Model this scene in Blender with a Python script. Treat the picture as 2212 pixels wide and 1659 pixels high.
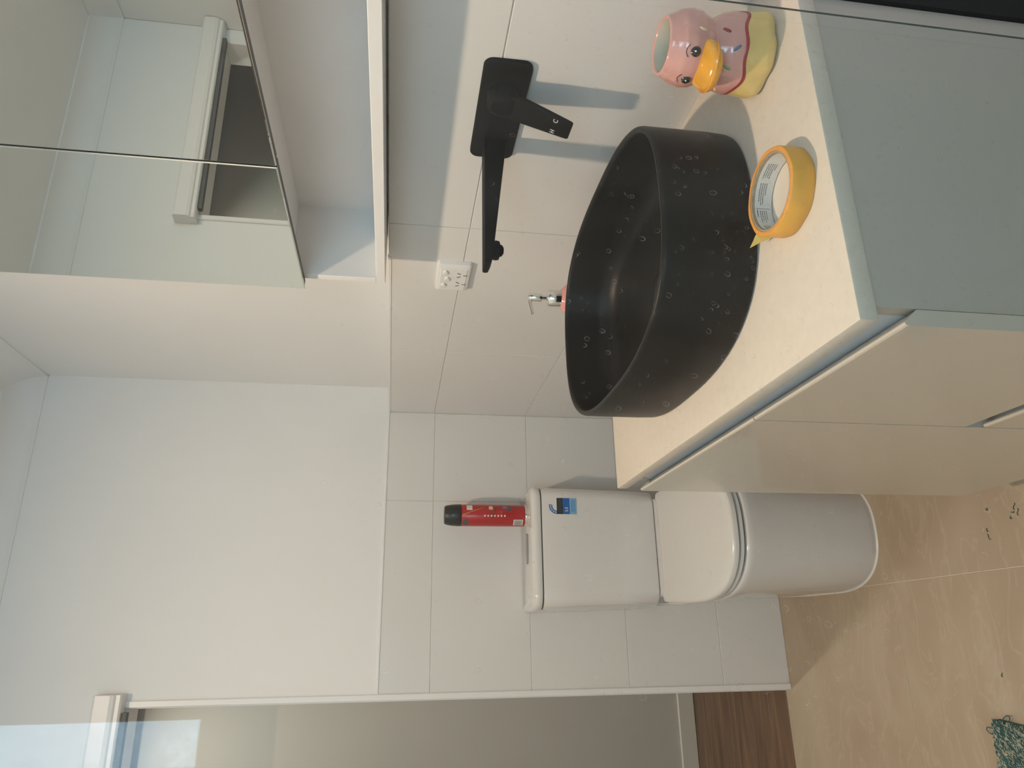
import bpy, bmesh, math, random
from mathutils import Vector, Matrix
random.seed(7)
PI = math.pi
scn = bpy.context.scene
for o in list(bpy.data.objects): bpy.data.objects.remove(o, do_unlink=True)
C = scn.collection

# ------------------------------------------------------------------ camera
CAM = Vector((-0.7555, -0.5535, 1.2999))
YAW, PITCH, ROLL, FPX = math.radians(19.997), math.radians(-8.798), math.radians(2.18), 1573.16
fw = Vector((math.sin(YAW)*math.cos(PITCH), math.cos(YAW)*math.cos(PITCH), math.sin(PITCH)))
r0 = Vector((math.cos(YAW), -math.sin(YAW), 0)); u0 = r0.cross(fw)
rt = r0*math.cos(ROLL) + u0*math.sin(ROLL); up = u0*math.cos(ROLL) - r0*math.sin(ROLL)
cd = bpy.data.cameras.new('camera'); cam = bpy.data.objects.new('camera', cd); C.objects.link(cam)
# the photograph lies on its side: picture right is world down
m3 = Matrix((-up, rt, -fw)).transposed()
cam.matrix_world = Matrix.Translation(CAM) @ m3.to_4x4()
cd.sensor_fit = 'HORIZONTAL'; cd.sensor_width = 36.0; cd.lens = FPX/2212*36.0
cd.clip_start = 0.02; cd.clip_end = 60
scn.camera = cam
# ------------------------------------------------------------------ world, exposure
w = bpy.data.worlds.new('world'); scn.world = w; w.use_nodes = True
bg = w.node_tree.nodes['Background']; bg.inputs[0].default_value = (0.45, 0.62, 0.9, 1); bg.inputs[1].default_value = 0.35
vs = scn.view_settings
vs.view_transform = 'Standard'; vs.look = 'None'; vs.gamma = 1.0; vs.use_curve_mapping = False
vs.exposure = 0.0
LAMP_POS = (-0.90, 0.37, 2.50); LAMP_W = 21.5; LAMP_COL = (1.0, 0.735, 0.545)
WIN_E = 12.0; WIN_COL = (0.43, 0.65, 0.85)
HALL_W = 5.0

# ------------------------------------------------------------------ node materials
def rgb(h):
    f = lambda c: ((c/255)/12.92 if c/255 <= .04045 else ((c/255+.055)/1.055)**2.4)
    return tuple(f(c) for c in h)
MATS = {}
def mat(name, col, rough=.5, metal=0., var=0., scale=30., bump=0., bscale=120., coat=0., spec=.5, ior=None):
    m = bpy.data.materials.new(name); m.use_nodes = True; nt = m.node_tree; b = nt.nodes['Principled BSDF']
    b.inputs['Base Color'].default_value = (*col, 1); b.inputs['Roughness'].default_value = rough
    b.inputs['Metallic'].default_value = metal; b.inputs['Specular IOR Level'].default_value = spec
    b.inputs['Coat Weight'].default_value = coat; b.inputs['Coat Roughness'].default_value = .06
    tc = nt.nodes.new('ShaderNodeTexCoord')
    if var > 0:
        n = nt.nodes.new('ShaderNodeTexNoise'); n.inputs['Scale'].default_value = scale; n.inputs['Detail'].default_value = 5
        nt.links.new(tc.outputs['Object'], n.inputs['Vector'])
        r = nt.nodes.new('ShaderNodeValToRGB')
        r.color_ramp.elements[0].position = .3; r.color_ramp.elements[1].position = .7
        r.color_ramp.elements[0].color = (*[max(0, c*(1-var)) for c in col], 1)
        r.color_ramp.elements[1].color = (*[min(1, c*(1+var)) for c in col], 1)
        nt.links.new(n.outputs['Fac'], r.inputs['Fac']); nt.links.new(r.outputs['Color'], b.inputs['Base Color'])
    if bump > 0:
        n2 = nt.nodes.new('ShaderNodeTexNoise'); n2.inputs['Scale'].default_value = bscale; n2.inputs['Detail'].default_value = 3
        nt.links.new(tc.outputs['Object'], n2.inputs['Vector'])
        bp = nt.nodes.new('ShaderNodeBump'); bp.inputs['Strength'].default_value = bump; bp.inputs['Distance'].default_value = .002
        nt.links.new(n2.outputs['Fac'], bp.inputs['Height']); nt.links.new(bp.outputs['Normal'], b.inputs['Normal'])
    MATS[name] = m
    return m
mat('paint', (.83, .83, .82), .6, var=.015, scale=3, bump=.03, bscale=250)
mat('ceiling_paint', (.82, .82, .81), .8, var=.01, scale=3)
mat('wall_tile', (.74, .725, .70), .32, var=.02, scale=2.5, bump=.015, bscale=40)
mat('grout', (.72, .71, .69), .9, var=.05, scale=60)
mat('floor_grout', (.62, .55, .45), .9, var=.05, scale=60)
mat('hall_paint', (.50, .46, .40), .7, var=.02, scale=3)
mat('white_trim', (.82, .81, .80), .35, var=.01, scale=10)
mat('counter_stone', (.68, .61, .52), .38, var=.03, scale=90, bump=.01)
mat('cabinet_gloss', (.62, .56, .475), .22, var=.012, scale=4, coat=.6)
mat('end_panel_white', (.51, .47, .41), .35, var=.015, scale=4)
mat('channel_alu', (.70, .75, .80), .35, metal=.3, var=.02, scale=40)
mat('black_board', (.006, .006, .006), .8, var=.1, scale=30)
mat('basin_black', (.0095, .0082, .0066), .40, spec=.20, var=.12, scale=8)
mat('tap_black', (.004, .0039, .0037), .55, spec=.10, var=.1, scale=60)
mat('chrome', (.82, .81, .78), .08, metal=1., var=.01, scale=30)
mat('ceramic', (.74, .72, .70), .12, var=.008, scale=5, coat=.5)
mat('seat_plastic', (.74, .72, .69), .22, var=.008, scale=5)
mat('plastic_white', (.80, .79, .78), .3, var=.01, scale=40)
mat('slot_dark', (.10, .09, .085), .7, var=.05, scale=40)
mat('gap_dark', (.10, .10, .095), .7, var=.05, scale=40)
mat('grey_button', (.32, .33, .33), .3, metal=.6, var=.03, scale=40)
mat('pink_ceramic', (.66, .34, .30), .15, var=.06, scale=35, coat=.5)
mat('cup_inside', (.70, .67, .55), .2, var=.02, scale=20, coat=.3)
mat('yellow_glaze', (.72, .54, .20), .2, var=.07, scale=40, coat=.4)
mat('red_glaze', (.33, .022, .028), .25, var=.08, scale=60, coat=.3)
mat('beak_orange', (.78, .36, .025), .12, var=.12, scale=50, coat=.6)
mat('black_glaze', (.01, .012, .012), .1, var=.1, scale=60, coat=.5)
mat('white_glaze', (.85, .85, .82), .2, var=.01, scale=60)
mat('blue_glaze', (.10, .22, .36), .25, var=.05, scale=60)
mat('green_glaze', (.22, .42, .16), .25, var=.05, scale=60)
mat('cream_glaze', (.80, .60, .42), .25, var=.05, scale=60)
mat('tape_orange', (.76, .40, .06), .45, var=.05, scale=50, bump=.02, bscale=200)
mat('tape_edge', (.72, .33, .07), .6, var=.08, scale=120)
mat('tape_flap', (.62, .50, .14), .5, var=.05, scale=60)
mat('cardboard', (.36, .29, .20), .8, var=.1, scale=150)
mat('paper_white', (.66, .66, .63), .7, var=.03, scale=60)
mat('print_dark', (.06, .06, .06), .7, var=.05, scale=60)
mat('can_red', (.42, .012, .014), .3, var=.06, scale=50, coat=.2)
mat('can_black', (.018, .018, .018), .4, var=.1, scale=60)
mat('can_gold', (.50, .30, .09), .4, var=.08, scale=60)
mat('can_white', (.72, .70, .68), .4, var=.02, scale=60)
mat('can_grey', (.10, .09, .085), .5, var=.05, scale=60)
mat('can_blue', (.10, .22, .50), .4, var=.05, scale=60)
mat('label_blue', (.015, .13, .42), .4, var=.03, scale=60)
mat('label_pale', (.22, .45, .68), .4, var=.03, scale=60)
mat('label_black', (.02, .025, .03), .4, var=.05, scale=60)
mat('label_clear', (.66, .66, .69), .3, var=.01, scale=60)
mat('yarn_teal', (.045, .135, .140), .95, var=.3, scale=90)
mat('yarn_cream', (.50, .46, .34), .95, var=.12, scale=90)
mat('mat_backing', (.05, .13, .14), .95, var=.2, scale=60)
mat('lint_green', (.02, .09, .07), .9, var=.1, scale=90)
mat('skirting_white', (.62, .58, .50), .4, var=.01, scale=10)
mat('hall_dark', (.10, .10, .095), .6, var=.05, scale=10)
mat('hall_black', (.02, .02, .02), .4, var=.1, scale=10)
mat('soap_pink', (.70, .30, .28), .15, var=.04, scale=30, coat=.4)
mat('glass_edge', (.055, .075, .065), .25, var=.1, scale=40)
mat('alu', (.72, .70, .67), .3, metal=.5, var=.02, scale=40)

def stone_floor():
    m = bpy.data.materials.new('floor_tile'); m.use_nodes = True; nt = m.node_tree; b = nt.nodes['Principled BSDF']
    tc = nt.nodes.new('ShaderNodeTexCoord'); mp = nt.nodes.new('ShaderNodeMapping')
    mp.inputs['Rotation'].default_value = (0, 0, .7); mp.inputs['Scale'].default_value = (1.2, 2.4, 1)
    nt.links.new(tc.outputs['Object'], mp.inputs['Vector'])
    n = nt.nodes.new('ShaderNodeTexNoise'); n.inputs['Scale'].default_value = 1.7; n.inputs['Detail'].default_value = 8; n.inputs['Distortion'].default_value = 1.4
    nt.links.new(mp.outputs['Vector'], n.inputs['Vector'])
    r = nt.nodes.new('ShaderNodeValToRGB'); r.color_ramp.elements[0].position = .32; r.color_ramp.elements[1].position = .68
    r.color_ramp.elements[0].color = (.405, .305, .21, 1); r.color_ramp.elements[1].color = (.465, .365, .26, 1)
    nt.links.new(n.outputs['Fac'], r.inputs['Fac'])
    n2 = nt.nodes.new('ShaderNodeTexNoise'); n2.inputs['Scale'].default_value = 3.4; n2.inputs['Detail'].default_value = 10; n2.inputs['Distortion'].default_value = 2.2
    nt.links.new(mp.outputs['Vector'], n2.inputs['Vector'])
    r2 = nt.nodes.new('ShaderNodeValToRGB'); e = r2.color_ramp.elements
    e[0].position = .47; e[0].color = (0, 0, 0, 1); e[1].position = .5; e[1].color = (.32, .32, .32, 1); e2 = e.new(.53); e2.color = (0, 0, 0, 1)
    nt.links.new(n2.outputs['Fac'], r2.inputs['Fac'])
    mx = nt.nodes.new('ShaderNodeMix'); mx.data_type = 'RGBA'
    nt.links.new(r2.outputs['Color'], mx.inputs[0]); nt.links.new(r.outputs['Color'], mx.inputs[6]); mx.inputs[7].default_value = (.54, .45, .34, 1)
    nt.links.new(mx.outputs[2], b.inputs['Base Color']); b.inputs['Roughness'].default_value = .42
    MATS['floor_tile'] = m
stone_floor()
def wood():
    m = bpy.data.materials.new('wood_plank'); m.use_nodes = True; nt = m.node_tree; b = nt.nodes['Principled BSDF']
    tc = nt.nodes.new('ShaderNodeTexCoord'); mp = nt.nodes.new('ShaderNodeMapping'); mp.inputs['Scale'].default_value = (1.5, 14, 1); mp.inputs['Rotation'].default_value = (0, 0, .5)
    nt.links.new(tc.outputs['Object'], mp.inputs['Vector'])
    n = nt.nodes.new('ShaderNodeTexNoise'); n.inputs['Scale'].default_value = 2.2; n.inputs['Detail'].default_value = 7; n.inputs['Distortion'].default_value = .8
    nt.links.new(mp.outputs['Vector'], n.inputs['Vector'])
    r = nt.nodes.new('ShaderNodeValToRGB'); r.color_ramp.elements[0].position = .3; r.color_ramp.elements[1].position = .72
    r.color_ramp.elements[0].color = (.085, .042, .020, 1); r.color_ramp.elements[1].color = (.20, .108, .055, 1)
    nt.links.new(n.outputs['Fac'], r.inputs['Fac']); nt.links.new(r.outputs['Color'], b.inputs['Base Color']); b.inputs['Roughness'].default_value = .45
    MATS['wood_plank'] = m
wood()
def mirror_mat():
    m = bpy.data.materials.new('mirror_glass'); m.use_nodes = True; nt = m.node_tree; nt.nodes.clear()
    o = nt.nodes.new('ShaderNodeOutputMaterial'); g = nt.nodes.new('ShaderNodeBsdfGlossy'); g.inputs['Roughness'].default_value = .004
    n = nt.nodes.new('ShaderNodeTexNoise'); n.inputs['Scale'].default_value = 2
    r = nt.nodes.new('ShaderNodeValToRGB'); r.color_ramp.elements[0].color = (.80, .83, .78, 1); r.color_ramp.elements[1].color = (.82, .85, .80, 1)
    nt.links.new(n.outputs['Fac'], r.inputs['Fac']); nt.links.new(r.outputs['Color'], g.inputs['Color']); nt.links.new(g.outputs[0], o.inputs[0])
    MATS['mirror_glass'] = m
mirror_mat()
def clear_glass():
    m = bpy.data.materials.new('clear_glass'); m.use_nodes = True; nt = m.node_tree; nt.nodes.clear()
    o = nt.nodes.new('ShaderNodeOutputMaterial'); t = nt.nodes.new('ShaderNodeBsdfTransparent'); t.inputs['Color'].default_value = (.955, .982, .968, 1)
    g = nt.nodes.new('ShaderNodeBsdfGlossy'); g.inputs['Roughness'].default_value = .0; f = nt.nodes.new('ShaderNodeFresnel')
    ge = nt.nodes.new('ShaderNodeNewGeometry'); mr = nt.nodes.new('ShaderNodeMapRange'); mr.inputs['To Min'].default_value = 1.32; mr.inputs['To Max'].default_value = 1/1.32
    nt.links.new(ge.outputs['Backfacing'], mr.inputs['Value']); nt.links.new(mr.outputs[0], f.inputs['IOR'])
    # thin film of dried soap: faint smears
    tc = nt.nodes.new('ShaderNodeTexCoord'); mp = nt.nodes.new('ShaderNodeMapping'); mp.inputs['Scale'].default_value = (9, 1, 2.5)
    n = nt.nodes.new('ShaderNodeTexNoise'); n.inputs['Scale'].default_value = 3; n.inputs['Detail'].default_value = 6; n.inputs['Distortion'].default_value = .6
    nt.links.new(tc.outputs['Object'], mp.inputs['Vector']); nt.links.new(mp.outputs['Vector'], n.inputs['Vector'])
    r = nt.nodes.new('ShaderNodeValToRGB'); r.color_ramp.elements[0].position = .42; r.color_ramp.elements[1].position = .85
    r.color_ramp.elements[0].color = (0, 0, 0, 1); r.color_ramp.elements[1].color = (.012, .012, .012, 1)
    nt.links.new(n.outputs['Fac'], r.inputs['Fac'])
    d = nt.nodes.new('ShaderNodeBsdfTranslucent'); d.inputs['Color'].default_value = (.8, .8, .8, 1)
    d2 = nt.nodes.new('ShaderNodeBsdfDiffuse'); d2.inputs['Color'].default_value = (.8, .8, .8, 1)
    md = nt.nodes.new('ShaderNodeMixShader'); nt.links.new(d.outputs[0], md.inputs[1]); nt.links.new(d2.outputs[0], md.inputs[2])
    mx = nt.nodes.new('ShaderNodeMixShader'); nt.links.new(f.outputs[0], mx.inputs[0]); nt.links.new(t.outputs[0], mx.inputs[1]); nt.links.new(g.outputs[0], mx.inputs[2])
    m2 = nt.nodes.new('ShaderNodeMixShader'); nt.links.new(r.outputs['Color'], m2.inputs[0]); nt.links.new(mx.outputs[0], m2.inputs[1]); nt.links.new(md.outputs[0], m2.inputs[2])
    nt.links.new(m2.outputs[0], o.inputs[0]); MATS['clear_glass'] = m
clear_glass()
def spot_mat():
    m = bpy.data.materials.new('dried_drop'); m.use_nodes = True; nt = m.node_tree; nt.nodes.clear()
    o = nt.nodes.new('ShaderNodeOutputMaterial'); t = nt.nodes.new('ShaderNodeBsdfTransparent'); d = nt.nodes.new('ShaderNodeBsdfTranslucent'); d2 = nt.nodes.new('ShaderNodeBsdfDiffuse')
    n = nt.nodes.new('ShaderNodeTexNoise'); n.inputs['Scale'].default_value = 160
    r = nt.nodes.new('ShaderNodeValToRGB'); r.color_ramp.elements[0].color = (.05, .05, .05, 1); r.color_ramp.elements[1].color = (.30, .30, .30, 1)
    r.color_ramp.elements[0].position = .35; r.color_ramp.elements[1].position = .7
    nt.links.new(n.outputs['Fac'], r.inputs['Fac'])
    md = nt.nodes.new('ShaderNodeMixShader'); nt.links.new(d.outputs[0], md.inputs[1]); nt.links.new(d2.outputs[0], md.inputs[2])
    mx = nt.nodes.new('ShaderNodeMixShader'); nt.links.new(r.outputs['Color'], mx.inputs[0]); nt.links.new(t.outputs[0], mx.inputs[1]); nt.links.new(md.outputs[0], mx.inputs[2])
    nt.links.new(mx.outputs[0], o.inputs[0]); MATS['dried_drop'] = m
spot_mat()
def emit(name, col, strength, textured=False):
    m = bpy.data.materials.new(name); m.use_nodes = True; nt = m.node_tree; nt.nodes.clear()
    o = nt.nodes.new('ShaderNodeOutputMaterial'); e = nt.nodes.new('ShaderNodeEmission'); e.inputs['Color'].default_value = (*col, 1); e.inputs['Strength'].default_value = strength
    if textured:
        tc = nt.nodes.new('ShaderNodeTexCoord'); n = nt.nodes.new('ShaderNodeTexNoise'); n.inputs['Scale'].default_value = 34; n.inputs['Detail'].default_value = 4; n.inputs['Distortion'].default_value = 2.0
        nt.links.new(tc.outputs['Object'], n.inputs['Vector'])
        r = nt.nodes.new('ShaderNodeValToRGB'); r.color_ramp.elements[0].position = .35; r.color_ramp.elements[1].position = .7
        r.color_ramp.elements[0].color = (*[c*.82 for c in col], 1); r.color_ramp.elements[1].color = (*[min(1.3, c*1.3) for c in col], 1)
        nt.links.new(n.outputs['Fac'], r.inputs['Fac']); nt.links.new(r.outputs['Color'], e.inputs['Color'])
    nt.links.new(e.outputs[0], o.inputs[0]); MATS[name] = m
emit('lamp_glow', (1, .84, .62), 4.0)
emit('frosted_daylight', WIN_COL, WIN_E, True)

# ------------------------------------------------------------------ mesh helpers
def obj(name, bm, m, parent=None, smooth=False, weld=False, fix=True):
    if fix: bmesh.ops.recalc_face_normals(bm, faces=bm.faces[:])
    me = bpy.data.meshes.new(name); bm.to_mesh(me); bm.free()
    for q in (m if isinstance(m, (list, tuple)) else [m]): me.materials.append(MATS[q])
    if smooth:
        me.polygons.foreach_set('use_smooth', [True]*len(me.polygons))
        if smooth is not True: me.set_sharp_from_angle(angle=math.radians(smooth))
    o = bpy.data.objects.new(name, me); C.objects.link(o)
    if parent is not None:
        o.parent = parent; o.matrix_parent_inverse = PINV[parent.name]
    return o
PINV = {}
def reg(o, M=None):
    PINV[o.name] = (M or Matrix.Identity(4)).inverted(); return o
def tag(o, label, cat, group=None, kind=None):
    o['label'] = label; o['category'] = cat
    if group: o['group'] = group
    if kind: o['kind'] = kind
    if o.name not in PINV: reg(o)
    return o
def thing(name, label, cat, loc=(0, 0, 0), group=None):
    o = bpy.data.objects.new(name, None); C.objects.link(o); o.location = loc; o.empty_display_size = .05
    reg(o, Matrix.Translation(loc)); return tag(o, label, cat, group)
def struct(name, bm=None, m=None, label=None, smooth=False):
    if bm is None:
        o = bpy.data.objects.new(name, None); C.objects.link(o)
    else: o = obj(name, bm, m, smooth=smooth)
    o['kind'] = 'structure'; reg(o)
    if label: o['label'] = label
    return o
def sub(parent):            # let a part carry sub-parts (all meshes are in world coordinates)
    PINV[parent.name] = Matrix.Identity(4); return parent
def subobj(name, bm, m, part, smooth=False):
    o = obj(name, bm, m, None, smooth); o.parent = part
    # part's own parent inverse makes part world = identity
    o.matrix_parent_inverse = Matrix.Identity(4); return o
def B(): return bmesh.new()
def box(bm, x0, x1, y0, y1, z0, z1, bev=0, seg=1, mi=0):
    vs_ = [bm.verts.new((x, y, z)) for z in (z0, z1) for y in (y0, y1) for x in (x0, x1)]
    fs = [bm.faces.new([vs_[i] for i in q]) for q in ((0, 2, 3, 1), (4, 5, 7, 6), (0, 1, 5, 4), (2, 6, 7, 3), (0, 4, 6, 2), (1, 3, 7, 5))]
    for f in fs: f.material_index = mi
    if bev > 0:
        es = list({e for f in fs for e in f.edges})
        bmesh.ops.bevel(bm, geom=es, offset=bev, segments=seg, profile=.5, affect='EDGES')
    return bm
def bx(*a, **k): return box(B(), *a, **k)
def prism(bm, pts, axis, a, b, mi=0):
    """polygon pts extruded along axis from a to b. axis 'y': pts are (x,z); 'z': (x,y); 'x': (y,z)"""
    def P(p, t): return {'y': (p[0], t, p[1]), 'z': (p[0], p[1], t), 'x': (t, p[0], p[1])}[axis]
    v0 = [bm.verts.new(P(p, a)) for p in pts]; v1 = [bm.verts.new(P(p, b)) for p in pts]
    n = len(pts); fs = [bm.faces.new(v0[::-1]), bm.faces.new(v1)]
    for i in range(n): fs.append(bm.faces.new((v0[i], v0[(i+1) % n], v1[(i+1) % n], v1[i])))
    for f in fs: f.material_index = mi
    return bm
def rings(bm, loops, cap0=True, cap1=True, closed=True):
    """skin a list of equal-length vertex loops"""
    vl = [[bm.verts.new(p) for p in lp] for lp in loops]; n = len(vl[0])
    for a, b in zip(vl[:-1], vl[1:]):
        for i in range(n if closed else n-1):
            j = (i+1) % n; bm.faces.new((a[i], a[j], b[j], b[i]))
    if cap0: bm.faces.new(vl[0][::-1])
    if cap1: bm.faces.new(vl[-1])
    return bm
def lathe(bm, prof, c, n=48, cap0=True, cap1=True, wob=None):
    lp = []
    for (r, z) in prof:
        lp.append([(c[0]+(r+(wob(a, z) if wob else 0))*math.cos(a), c[1]+(r+(wob(a, z) if wob else 0))*math.sin(a), c[2]+z) for a in [2*PI*i/n for i in range(n)]])
    return rings(bm, lp, cap0, cap1)
def tube(bm, pts, r, n=8, cap=True, mi=0):
    pts = [Vector(p) for p in pts]; loops = []; prev = None
    rr = r if isinstance(r, (list, tuple)) else [r]*len(pts)
    for i, p in enumerate(pts):
        t = (pts[min(i+1, len(pts)-1)]-pts[max(i-1, 0)]).normalized()
        if prev is None:
            a = Vector((0, 0, 1)) if abs(t.z) < .9 else Vector((1, 0, 0)); nrm = t.cross(a).normalized()
        else: nrm = (prev-t*prev.dot(t)).normalized()
        prev = nrm; bi = t.cross(nrm)
        loops.append([p+(nrm*math.cos(2*PI*k/n)+bi*math.sin(2*PI*k/n))*rr[i] for k in range(n)])
    nf = len(bm.faces); rings(bm, loops, cap, cap)
    if mi:
        bm.faces.ensure_lookup_table()
        for f in bm.faces[nf:]: f.material_index = mi
    return bm
def sell(cx, cy, a, b, n, N):    # superellipse loop in plan; a along y, b along x
    out = []
    for i in range(N):
        t = 2*PI*i/N; c, s = math.cos(t), math.sin(t)
        out.append((cx+b*math.copysign(abs(c)**(2/n), c), cy+a*math.copysign(abs(s)**(2/n), s)))
    return out
def rrect(x0, x1, y0, y1, r, k=6, corners=(1, 1, 1, 1)):   # rounded rectangle; corners order: (x0y0, x1y0, x1y1, x0y1)
    pts = []
    for (cx, cy, a0, on) in ((x0, y0, PI, corners[0]), (x1, y0, 1.5*PI, corners[1]), (x1, y1, 0, corners[2]), (x0, y1, .5*PI, corners[3])):
        rr = r if on else .0005
        ox = cx+rr if cx == x0 else cx-rr; oy = cy+rr if cy == y0 else cy-rr
        for j in range(k+1):
            a = a0+j*.5*PI/k; pts.append((ox+rr*math.cos(a), oy+rr*math.sin(a)))
    return pts
def text_bm(s, size, M, bold=0.0, ext=.0002):
    """flat lettering as a mesh, lying in local XY, moved by matrix M"""
    cu = bpy.data.curves.new('txt', 'FONT'); cu.body = s; cu.size = size; cu.extrude = ext; cu.offset = bold; cu.align_x = 'CENTER'; cu.align_y = 'CENTER'; cu.resolution_u = 3
    o = bpy.data.objects.new('txt', cu); me = bpy.data.meshes.new_from_object(o); bm = B(); bm.from_mesh(me)
    bpy.data.objects.remove(o); bpy.data.meshes.remove(me); bpy.data.curves.remove(cu)
    if M is not None: bmesh.ops.transform(bm, matrix=M, verts=bm.verts[:])
    return bm
def frame(o, xa, ya):
    xa = Vector(xa).normalized(); ya = Vector(ya); ya = (ya-xa*ya.dot(xa)).normalized(); za = xa.cross(ya)
    M = Matrix((xa, ya, za)).transposed().to_4x4(); M.translation = Vector(o); return M

# ------------------------------------------------------------------ the room
YT = 1.8445; XL = -1.765; YN = -1.62; XU = 0.087; ZL = 1.331; ZC = 2.50; TILE = .0016
PIT = .629
def cuts(a, b, first, pitch):
    c = [a]; k = first
    while k > a+.004: k -= pitch
    k += pitch
    while k < b-.004: c.append(k); k += pitch
    c.append(b); return c
def wall_tiles(parent, plane, side, u0_, u1, z0, z1, ufirst, zfirst, m='wall_tile', j=.0008, skip=None):
    """tiles on a wall at x=plane (side 'x') or y=plane ('y'); dep is the body side (+1/-1)"""
    ax, dep = side
    us = cuts(u0_, u1, ufirst, PIT); zs = cuts(z0, z1, zfirst, .315)
    for a, b in zip(us[:-1], us[1:]):
        for c, d in zip(zs[:-1], zs[1:]):
            lo, hi = sorted((plane, plane+dep*TILE))
            if skip and skip(a, b, c, d): continue
            if ax == 'x': bm = bx(lo, hi, a+j, b-j, c+j, d-j, bev=.0008)
            else: bm = bx(a+j, b-j, lo, hi, c+j, d-j, bev=.0008)
            obj('tile', bm, m, parent)

# floor
fl = struct('floor', bx(XL, XU, YN, 1.881, -.08, -TILE), 'floor_grout', 'beige stone-look tiled bathroom floor')
for a, b in zip(*(lambda q: (q[:-1], q[1:]))(cuts(XL, 0, -.617, PIT))):
    for c, d in zip(*(lambda q: (q[:-1], q[1:]))(cuts(YN, 1.881, 1.253, PIT))):
        obj('tile', bx(a+.0012, b-.0012, c+.0012, d-.0012, -TILE, 0, bev=.0007), 'floor_tile', fl)
# right wall: tiled nib wall below, painted wall set back above
wr = struct('wall_right', bx(TILE, XU+.1, YN, YT+.02, 0, ZL-TILE), 'grout', 'half-height tiled wall behind the vanity')
wall_tiles(wr, 0, ('x', 1), YN, YT, 0, ZL, .031, 1.1765)
obj('ledge_tile', bx(0, XU, YN, YT, ZL-TILE, ZL, bev=.0008), 'wall_tile', wr)
obj('edge_trim', bx(-.0015, .006, .785, YT, ZL-.006, ZL+.0015, bev=.001), 'white_trim', wr)
wru = struct('wall_right_upper', bx(XU, XU+.1, YN, YT+.1, ZL, ZC), 'paint', 'painted upper wall set back above the tiled ledge')
# far wall with the doorway (opening x -0.905 .. -1.69, top 2.04)
DX0, DX1, DZ = -1.69, -.905, 2.045
bm = B(); box(bm, DX1+.018, XU+.1, YT+TILE, YT+.11, 0, ZL-.001); wfl = struct('wall_far', bm, 'grout', 'tiled lower wall behind the toilet')
wall_tiles(wfl, YT, ('y', 1), DX1+.018, 0, 0, ZL, -.617+.314, 1.174)
obj('edge_trim', bx(DX1+.018, 0, YT-.0025, YT+.006, ZL-.004, ZL+.003, bev=.001), 'white_trim', wfl)
bm = B(); box(bm, DX1+.018, XU+.1, YT+.002, YT+.11, ZL, ZC); box(bm, XL, DX1+.018, YT+.002, YT+.11, DZ+.02, ZC); box(bm, XL-.02, DX0-.018, YT+.002, YT+.11, 0, DZ+.02)
struct('wall_far_upper', bm, 'paint', 'painted wall above the toilet and around the doorway')
# left, near walls
wl = struct('wall_left', bx(XL-.1, XL-TILE, YN-.1, YT+.11, 0, ZC), 'paint', 'wall opposite the vanity')
wall_tiles(wl, XL, ('x', -1), YN, YT, 0, ZL, .031, 1.1765)
WX0, WXM, WX1, WZ0, WZM, WZ1 = -1.70, -1.06, -.881, 1.46, 1.722, 2.36      # frosted window: unseen two-height shape made up to bound its reflection and add daylight
bm = B(); box(bm, XL, WX0, YN-.1, YN-TILE, 0, ZC); box(bm, WX1, XU+.1, YN-.1, YN-TILE, 0, ZC); box(bm, WX0, WX1, YN-.1, YN-TILE, 0, WZ0); box(bm, WX0, WX1, YN-.1, YN-TILE, WZ1, ZC); box(bm, WXM, WX1, YN-.1, YN-TILE, WZ0, WZM)
wn = struct('wall_near', bm, 'paint', 'shower wall behind the camera')
wall_tiles(wn, YN, ('y', -1), XL, 0, 0, ZL, -.617, 1.1765)
cl = struct('ceiling', bx(XL-.1, XU+.1, YN-.1, YT+.11, ZC, ZC+.05), 'ceiling_paint', 'white bathroom ceiling')
# cove cornice
def cove(L0, L1, axis, at, sgn):
    R = .086; pts = [(at, ZC), (at, ZC-R)]
    pts += [(at+sgn*.004, ZC-R), (at+sgn*.004, ZC-R+.006)]
    for k in range(9):
        a = k/8*PI/2; pts.append((at+sgn*(R-(R-.006)*math.cos(a)), ZC-R+.008+(R-.014)*math.sin(a)))
    pts += [(at+sgn*R, ZC-.006), (at+sgn*R, ZC)]
    return prism(B(), pts, axis, L0, L1)
struct('trim_1', cove(YN, YT+.002, 'y', XU, -1), 'ceiling_paint', 'cove cornice above the vanity wall', 50)
struct('trim_2', cove(XL, XU, 'x', YT+.002, -1), 'ceiling_paint', 'cove cornice above the toilet wall', 50)
struct('trim_3', cove(YN, YT+.002, 'y', XL, 1), 'ceiling_paint', 'cove cornice on the opposite wall', 50)
# window behind the camera
wi = struct('window_1', None, None, 'frosted window in the shower wall behind the camera')
for (a, b, c, d) in ((WX0, WXM, WZ0, WZ1), (WXM, WX1, WZM, WZ1)):
    fr = B()
    for (p0, p1, q0, q1) in ((a, a+.035, c, d), (b-.035, b, c, d), (a+.035, b-.035, c, c+.035), (a+.035, b-.035, d-.035, d)): box(fr, p0, p1, YN-.07, YN-.005, q0, q1, bev=.003)
    obj('window_frame', fr, 'white_trim', wi)
    obj('window_pane', bx(a+.035, b-.035, YN-.045, YN-.039, c+.035, d-.035), 'frosted_daylight', wi)
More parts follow.
